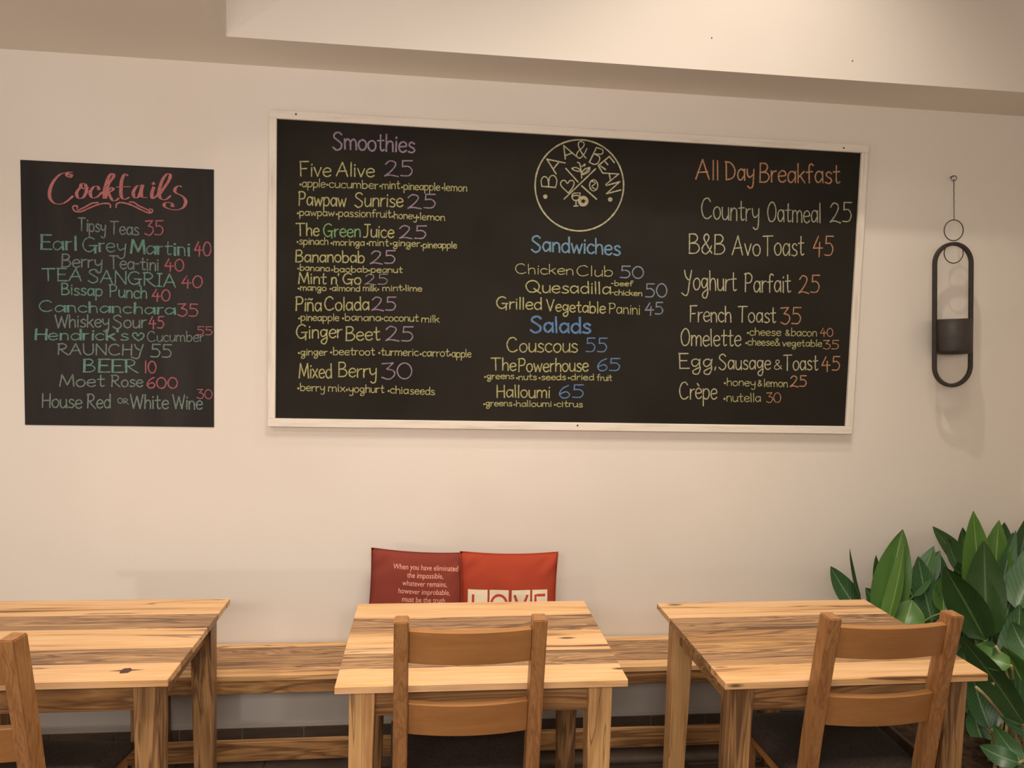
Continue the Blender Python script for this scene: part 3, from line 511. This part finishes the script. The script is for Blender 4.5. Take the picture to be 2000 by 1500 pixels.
def chair(loc, rz, label):
    t = empty('dining_chair', loc, rz); tag(t, label, 'chair', 'oak chairs at the tables')
    hx_ = CW/2-.020
    for s in (-1, 1):
        link('back_post', post(0, CH_TOP, lambda z: yfun(z)+.007, .038, 1.32), M['oakz'], t, (s*hx_, 0, 0))
        link('leg', post(0, .425, lambda z: 0, .038), M['oakz'], t, (s*(hx_+.012), .345, 0))
    link('back_slat', slat(.842, .936, hx_-.019), M['oak'], t); link('back_slat', slat(.632, .724, hx_-.019), M['oak'], t)
    # seat: upholstered pad on a wooden frame
    bm = bmesh.new(); n = 12; rows = []
    for j in range(n+1):
        v = j/n; y = .005+v*.375; r = []
        for i in range(n+1):
            u = -1+2*i/n; e = min(1, 6*(1-abs(u))+.0)*min(1, 8*v+.0)*min(1, 8*(1-v)+.0)
            r.append(bm.verts.new((u*(.208+.016*v), y, .446+.020*math.sqrt(max(0, e)))))
        rows.append(r)
    for A, B in zip(rows, rows[1:]):
        for i in range(n): bm.faces.new((A[i], A[i+1], B[i+1], B[i]))
    bd = [e for e in bm.edges if e.is_boundary]; ex = bmesh.ops.extrude_edge_only(bm, edges=bd)
    for v in [g for g in ex['geom'] if isinstance(g, bmesh.types.BMVert)]: v.co.z = .427
    bmesh.ops.recalc_face_normals(bm, faces=bm.faces[:])
    link('seat', bm, M['seat'], t, smooth=True)
    part('seat_rail', t, -hx_+.02, hx_-.02, .345-.012, .345+.012, .375, .426, M['oak']); part('seat_rail', t, -hx_+.02, hx_-.02, -.010, .010, .375, .426, M['oak'])
    for s in (-1, 1):
        part('seat_rail', t, s*(hx_+.004)-.011, s*(hx_+.004)+.011, .02, .327, .375, .4265, M['oak'])
        part('stretcher', t, s*(hx_+.004)-.009, s*(hx_+.004)+.009, .0, .327, .18, .21, M['oak'])
    return t
CY = -1.115+.075+.02-.0
chair((.111, CY, 0), 0, 'oak chair with two curved back slats pushed in at the middle table')
chair((1.270, CY-.022, 0), .01, 'oak chair with two curved back slats at the right-hand table by the plants')
chair((-1.142, CY-.046, 0), -.12, 'oak chair cut off by the left edge, only its back post fully seen')
# ---------------------------------------------------------------- cushions
def cushion(name, c, size, thick, tilt, lean, m, label):
    t = empty(name, c); t.rotation_euler = (lean, tilt, 0); tag(t, label, 'cushion')
    n = 24; bm = bmesh.new(); F, B_ = {}, {}
    def shape(u, v):
        pu = 1-.055*(1-u*u)*0-.05*(1-v*v)**1; pv = 1-.05*(1-u*u)      # sides pulled in between pointed corners
        h = thick*(max(0, (1-u*u)*(1-v*v)))**.42
        wr = .004*math.sin(7*u+3*v)*math.sin(5*v-2*u)*1.4*(1-u*u)*(1-v*v)
        cr = .0065*math.sin(14*(u-v))*math.exp(-((abs(u)-.85)**2+(abs(v)-.8)**2)*14)
        return u*size/2*pu, v*size/2*pv, h+wr+cr
    for i in range(n+1):
        for j in range(n+1):
            u = math.sin((-1+2*i/n)*math.pi/2)*.35+(-1+2*i/n)*.65; v = math.sin((-1+2*j/n)*math.pi/2)*.35+(-1+2*j/n)*.65
            x, z, h = shape(u, v); edge = i in (0, n) or j in (0, n)
            F[i, j] = bm.verts.new((x, -h if not edge else 0, z))
            B_[i, j] = F[i, j] if edge else bm.verts.new((x, h*.8, z))
    for i in range(n):
        for j in range(n):
            bm.faces.new((F[i, j], F[i+1, j], F[i+1, j+1], F[i, j+1])); bm.faces.new((B_[i, j], B_[i, j+1], B_[i+1, j+1], B_[i+1, j]))
    link('cover', bm, m, t, smooth=True)
    # piped seam
    pp = [F_ for F_ in []]
    ed = [(-1+2*i/16, -1) for i in range(16)]+[(1, -1+2*i/16) for i in range(16)]+[(1-2*i/16, 1) for i in range(16)]+[(-1, 1-2*i/16) for i in range(16)]
    link('seam', sweep([(shape(u, v)[0], 0, shape(u, v)[1]) for u, v in ed], circ(.002, 6), True, axis=(0, 1, 0)), m, t, smooth=True)
    return t, shape
def clot(name, a, b): return noisy(name, a, b, (5, 5, 5), .85, .15, .25, bscale=(600, 600, 600), bdist=.001)
M['maroon'] = clot('maroon_cotton', srgb(124, 56, 44), srgb(130, 60, 48)); M['redor'] = clot('red_cotton', srgb(164, 66, 44), srgb(158, 62, 40))
M['print'] = mat('pale_pink_print', srgb(232, 170, 146), .8, .1); M['cprint'] = noisy('cream_print', srgb(226, 212, 184), srgb(214, 198, 168), (20, 20, 20), .8, .1, 0); M['rprint'] = mat('red_print', srgb(182, 62, 50), .8, .1)
def project(bm, shape, size, lift=.0012):
    for v in bm.verts:
        u = max(-.98, min(.98, v.co.x/(size/2)/.97)); w_ = max(-.98, min(.98, v.co.z/(size/2)/.97))
        v.co.y = -shape(u, w_)[2]-lift
def text_bm(s, size, x, z, align='CENTER'):
    c = bpy.data.curves.new('txt', 'FONT'); c.body = s; c.size = size; c.align_x = align; c.resolution_u = 3
    o = bpy.data.objects.new('txt', c); COL.objects.link(o); bpy.context.view_layer.update()
    me = bpy.data.meshes.new_from_object(o.evaluated_get(bpy.context.evaluated_depsgraph_get())); bm = bmesh.new(); bm.from_mesh(me)
    bpy.data.objects.remove(o); bpy.data.meshes.remove(me)
    for v in bm.verts: v.co = Vector((v.co.x*.80+x, 0, v.co.y+z))
    return bm
CS = .395
left, shp = cushion('cushion', (-.045, -.106, .441+.203), .392, .050, .055, -.17, M['maroon'], 'maroon cushion printed with a five-line quotation, left of the pair on the bench')
right, shp2 = cushion('cushion', (.315, -.142, .441+.204), CS, .052, .012, -.17, M['redor'], 'bright red cushion with four cream letter tiles, right of the pair on the bench')
for i, s in enumerate(('When you have eliminated', 'the impossible,', 'whatever remains,', 'however improbable,', 'must be the truth')):
    bm = text_bm(s, .0295, .024, .124-i*.0305); project(bm, shp, .392); link('printed_line', bm, M['print'], left)
def tilegrid(x0, x1, z0, z1, n=6):
    bm = bmesh.new(); g = [[bm.verts.new((x0+(x1-x0)*i/n, 0, z0+(z1-z0)*j/n)) for j in range(n+1)] for i in range(n+1)]
    for i in range(n):
        for j in range(n): bm.faces.new((g[i][j], g[i+1][j], g[i+1][j+1], g[i][j+1]))
    return bm
for i, (ch, xa, xb) in enumerate(zip('LOVE', (-.164, -.080, .006, .088), (-.088, -.006, .080, .150))):
    bm = tilegrid(xa, xb, -.046, .056); project(bm, shp2, CS, .0010); link('letter_tile', bm, M['cprint'], right)
    c0 = (xa+xb)/2; zo = .022; S_ = {'L': [[(-.018, .016), (-.018, -.05), (.022, -.05)]], 'O': [[(.030*math.cos(a*math.pi/12), -.02+.034*math.sin(a*math.pi/12)) for a in range(25)]],
         'V': [[(-.026, .016), (0, -.052), (.026, .016)]], 'E': [[(.022, .014), (-.018, .014), (-.018, -.05), (.022, -.05)], [(-.018, -.018), (.014, -.018)]]}[ch]
    bm = bmesh.new()
    for st in S_:
        d = [(a[0]*(1-t)+b[0]*t, a[1]*(1-t)+b[1]*t) for a, b in zip(st, st[1:]) for t in (0, .25, .5, .75)]+[st[-1]]; row = []
        for j, p in enumerate(d):
            a, b = d[max(0, j-1)], d[min(len(d)-1, j+1)]; tx, tz = b[0]-a[0], b[1]-a[1]; L_ = math.hypot(tx, tz); nx, nz = -tz/L_*.0045, tx/L_*.0045
            row.append((bm.verts.new((c0+p[0]+nx, 0, p[1]+nz+zo)), bm.verts.new((c0+p[0]-nx, 0, p[1]-nz+zo))))
        for A, B in zip(row, row[1:]): bm.faces.new((A[0], A[1], B[1], B[0]))
    project(bm, shp2, CS, .0022); link('printed_letter', bm, M['rprint'], right)
# ---------------------------------------------------------------- leafy plants
def leafmat(name, base, dk, vein, vs=.5):
    m = mat(name, base, .38, .45); nt = m.node_tree; N = nt.nodes; L = nt.links; b = N['Principled BSDF']
    uv = N.new('ShaderNodeUVMap'); sp = N.new('ShaderNodeSeparateXYZ'); L.new(uv.outputs[0], sp.inputs[0])
    def mth(op, a, b_=None, c=None):
        n = N.new('ShaderNodeMath'); n.operation = op
        for i, q in enumerate((a, b_, c)):
            if q is None: continue
            if isinstance(q, (int, float)): n.inputs[i].default_value = q
            else: L.new(q, n.inputs[i])
        return n.outputs[0]
    au = mth('ABSOLUTE', mth('MULTIPLY_ADD', sp.outputs[0], 2, -1))
    mid = mth('LESS_THAN', au, .055)
    lat = mth('GREATER_THAN', mth('SINE', mth('MULTIPLY', mth('MULTIPLY_ADD', au, -.35, sp.outputs[1]), 62)), .86)
    lat = mth('MULTIPLY', lat, vs); msk = mth('MAXIMUM', mth('MULTIPLY', mid, .85), lat)
    n = N.new('ShaderNodeTexNoise'); n.inputs['Scale'].default_value = 14; oi = N.new('ShaderNodeObjectInfo'); tc = N.new('ShaderNodeTexCoord'); L.new(tc.outputs['Object'], n.inputs[0])
    m1 = N.new('ShaderNodeMix'); m1.data_type = 'RGBA'; m1.inputs[6].default_value = base; m1.inputs[7].default_value = dk
    L.new(mth('MULTIPLY_ADD', oi.outputs['Random'], .6, mth('MULTIPLY_ADD', n.outputs['Fac'], .8, -.3)), m1.inputs[0]); m1.clamp_factor = True
    m2 = N.new('ShaderNodeMix'); m2.data_type = 'RGBA'; L.new(msk, m2.inputs[0]); L.new(m1.outputs[2], m2.inputs[6]); m2.inputs[7].default_value = vein
    L.new(m2.outputs[2], b.inputs['Base Color']); b.inputs['Subsurface Weight'].default_value = 0
    return m
LF = {'p': leafmat('plain_green_leaf', srgb(78, 116, 44), srgb(50, 86, 36), srgb(124, 150, 84), .05), 'v': leafmat('veined_leaf', srgb(62, 100, 54), srgb(42, 76, 44), srgb(120, 148, 104), .28),
      'd': leafmat('dark_green_leaf', srgb(50, 82, 34), srgb(34, 60, 28), srgb(86, 114, 62), .08)}
def qb(a, b, c, t): return a*(1-t)**2+b*2*t*(1-t)+c*t*t
def leaf(root, base, tip, wpx, d0, d1, kind, bow=.05, roll=0, fold=.28, side=0):
    """blade from base to tip, both real points; width in metres follows from its photographed width at that distance"""
    A = at(base[0], base[1], d0); B = at(tip[0], tip[1], d1)
    w_ = wpx/FPX*((A+B)/2-CAM).dot(fw)/2
    view = (CAM-(A+B)/2).normalized(); ax = (B-A).normalized()
    sd = ax.cross(view).normalized(); nrm = sd.cross(ax).normalized()
    if nrm.dot(view) < 0: nrm = -nrm
    Rm = Matrix.Rotation(roll, 3, ax); sd = Rm @ sd; nrm = Rm @ nrm
    C = (A+B)/2 - nrm*bow*1.2 + sd*side*w_
    bm = bmesh.new(); uvl = bm.loops.layers.uv.new('UVMap'); n = 12; k = 3; rows = []; org = A.copy()
    for i in range(n+1):
        t = i/n; p = qb(A, C, B, t)
        pr = (math.sin(math.pi*min(1, t*.93+.07)**.85))**.8 if 0 < t < 1 else .02
        if t > .8: pr *= 1
        pr = max(.012, pr*(1-.0*t)); wav = .05*math.sin(t*9+wpx)
        rows.append([(bm.verts.new(p-org+sd*(w_*pr*q/k)+nrm*(abs(q/k)**1.2*w_*pr*fold+(wav*w_ if abs(q) == k else 0))), (q/k/2+.5, t)) for q in range(-k, k+1)])
    for a, b in zip(rows, rows[1:]):
        for j in range(2*k):
            f = bm.faces.new((a[j][0], a[j+1][0], b[j+1][0], b[j][0]))
            for lp, q in zip(f.loops, (a[j], a[j+1], b[j+1], b[j])): lp[uvl].uv = q[1]
    o = link('leaf', bm, LF[kind], root, org-root.location, True)
    return A
def stem(root, A, foot, r=.006, m='gstem'):
    C = Vector((foot[0]*.6+A.x*.4, foot[1]*.6+A.y*.4, A.z*.8+foot[2]*.2))
    p = [qb(Vector(foot), C, A, i/8)-Vector(foot) for i in range(9)]
    link('stem', sweep([tuple(q) for q in p], lambda t: circ(r*(1.25-.5*t), 6)), M[m], root, Vector(foot)-root.location, True)
# planters
def planter(x0, x1, y0, y1, h, label):
    t = empty('planter_box', ((x0+x1)/2, (y0+y1)/2, 0)); tag(t, label, 'planter'); a, b = (x1-x0)/2, (y1-y0)/2; th = .015
    part('side_panel', t, -a, a, -b, -b+th, 0, h, M['planter']); part('side_panel', t, -a, a, b-th, b, 0, h, M['planter'])
    part('side_panel', t, -a, -a+th, -b+th, b-th, 0, h, M['planter']); part('side_panel', t, a-th, a, -b+th, b-th, 0, h, M['planter'])
    s = part('soil', t, -a+th, a-th, -b+th, b-th, .02, h-.03, M['soil'], 0); return t
planter(1.70, 2.50, -.96, -.10, .30, 'low dark brown planter box behind the right table, full of leafy plants')
def plant(x, y, label):
    t = empty('leafy_plant', (x, y, .27)); return tag(t, label, 'plant', 'leafy plants in the corner')
pa = plant(1.86, -.24, 'low leafy plant with broad veined leaves rising behind the right table top')
LA = [((1676, 1192), (1622, 1106), 42, 'v', -.20, .3), ((1681, 1172), (1660, 1070), 15, 'd', -.22, 1.1), ((1724, 1222), (1763, 1034), 68, 'p', -.30, .1), ((1726, 1235), (1766, 1062), 38, 'p', -.34, -.7),
      ((1722, 1195), (1711, 1084), 22, 'd', -.24, .4), ((1742, 1212), (1690, 1148), 44, 'v', -.26, .4), ((1820, 1215), (1793, 1086), 48, 'v', -.30, .2), ((1782, 1166), (1824, 1066), 40, 'v', -.27, -.3),
      ((1766, 1226), (1782, 1172), 60, 'p', -.38, 0), ((1842, 1196), (1850, 1116), 44, 'p', -.33, .2), ((1790, 1200), (1768, 1128), 34, 'd', -.22, .3), ((1800, 1230), (1830, 1150), 40, 'd', -.2, -.4),
      ((1770, 1150), (1822, 1092), 30, 'v', -.25, -.5), ((1800, 1150), (1836, 1075), 34, 'v', -.22, .2)]
for b, tpt, wd, kd, d, rl in LA:
    A = leaf(pa, b, tpt, wd, d, d+.04, kd, .02, rl); stem(pa, A, (pa.location.x+random.uniform(-.09, .09), -.26+random.uniform(-.06, .06), .268), .005)
pb = plant(2.12, -.48, 'tallest leafy plant, upright bright green leaves in the right corner')
LB = [((1905, 1118), (1822, 1028), 40, 'd', -.16, .5), ((1884, 1124), (1851, 1052), 30, 'd', -.2, .5), ((1924, 1250), (1843, 1106), 70, 'd', -.52, -.2), ((1924, 1236), (1901, 998), 60, 'p', -.42, .1), ((1932, 1232), (1951, 1016), 64, 'p', -.40, -.1),
      ((1927, 1245), (1922, 1056), 70, 'd', -.50, 0), ((1945, 1222), (1984, 1036), 38, 'v', -.44, .4), ((1945, 1256), (2003, 1072), 54, 'v', -.48, -.3), ((1972, 1205), (2012, 1000), 48, 'd', -.3, .2),
      ((1965, 1110), (1962, 1020), 34, 'd', -.16, .3), ((1906, 1250), (1868, 1130), 44, 'p', -.40, .5), ((1930, 1245), (1880, 1085), 40, 'd', -.34, .3), ((1950, 1240), (1975, 1100), 46, 'd', -.36, -.3),
      ((1880, 1240), (1830, 1160), 50, 'd', -.28, .4), ((1985, 1190), (2030, 1060), 60, 'v', -.5, -.2), ((1975, 1330), (1992, 1180), 62, 'v', -.62, -.3), ((1920, 1262), (1895, 1150), 40, 'd', -.3, .2), ((1960, 1262), (1985, 1150), 50, 'd', -.28, -.2)]
LB += [((1870, 1262), (1838, 1196), 40, 'd', -.24, .3), ((1892, 1300), (1876, 1215), 46, 'd', -.40, -.2), ((1950, 1300), (1935, 1200), 50, 'd', -.34, .2), ((1988, 1290), (1972, 1176), 56, 'd', -.40, -.1), ((1900, 1190), (1870, 1096), 46, 'd', -.24, -.3),
       ((1848, 1180), (1836, 1082), 34, 'v', -.2, .3), ((1990, 1130), (1978, 1040), 40, 'v', -.2, .2), ((1895, 1120), (1880, 1030), 30, 'd', -.14, .4)]
for b, tpt, wd, kd, d, rl in LB:
    A = leaf(pb, b, tpt, wd, d, d+.05, kd, .03, rl); stem(pb, A, (pb.location.x+random.uniform(-.05, .05), -.46+random.uniform(-.05, .05), .268), .0075)
pc = plant(1.98, -.80, 'front leafy plant with arching veined leaves beside the right table corner')
LC = [((2000, 1415), (1872, 1240), 54, 'd', -.86, -.3), ((1975, 1300), (1898, 1262), 44, 'p', -.84, .4), ((2024, 1400), (1958, 1262), 66, 'p', -.82, -.3), ((2022, 1440), (1942, 1292), 76, 'v', -.84, .3),
      ((1945, 1262), (1890, 1270), 30, 'v', -.80, .3), ((1934, 1425), (1898, 1310), 48, 'v', -.72, .2), ((1950, 1420), (1905, 1345), 50, 'd', -.66, .4), ((2000, 1496), (1940, 1416), 36, 'v', -.88, .1), ((1990, 1490), (1913, 1456), 38, 'v', -.90, .2),
      ((2030, 1520), (1982, 1460), 40, 'p', -.9, 0), ((2016, 1290), (1976, 1214), 50, 'v', -.7, .2), ((1900, 1330), (1880, 1262), 44, 'd', -.5, .2), ((1960, 1400), (1990, 1300), 44, 'd', -.6, .2), ((1920, 1320), (1940, 1240), 44, 'd', -.5, 0), ((2015, 1380), (2010, 1250), 60, 'd', -.6, 0)]
LC += [((1925, 1460), (1900, 1372), 44, 'v', -.56, .3), ((1950, 1470), (1938, 1360), 56, 'd', -.50, -.2), ((1985, 1480), (1972, 1372), 60, 'd', -.54, .2), ((2010, 1470), (2000, 1370), 60, 'v', -.6, .1), ((1972, 1372), (1952, 1300), 50, 'd', -.62, .2),
       ((1905, 1400), (1886, 1330), 36, 'd', -.5, .3), ((1940, 1360), (1915, 1290), 46, 'd', -.56, .1), ((1790, 1500), (1765, 1428), 40, 'd', -.45, .3), ((1820, 1500), (1800, 1420), 40, 'd', -.4, -.2)]
for i, (b, tpt, wd, kd, d, rl) in enumerate(LC):
    A = leaf(pc, b, tpt, wd, d-.03, d+.03, kd, .04, rl, .2); stem(pc, A, (pc.location.x+random.uniform(-.06, .10), -.76+random.uniform(-.06, .06), .268), .006, 'stem')
for (a, b_, c) in (((1938, 1332), (1984, 1400), (2012, 1480)), ((1906, 1342), (1962, 1390), (2000, 1470))):
    A, B_, C_ = at(*a, -.84), at(*b_, -.83), at(*c, -.80); C_.z = max(C_.z, .275)
    link('stem', sweep([tuple(qb(A, B_, C_, i/8)-A) for i in range(9)], circ(.0055, 6)), M['stem'], pc, A-pc.location, True)
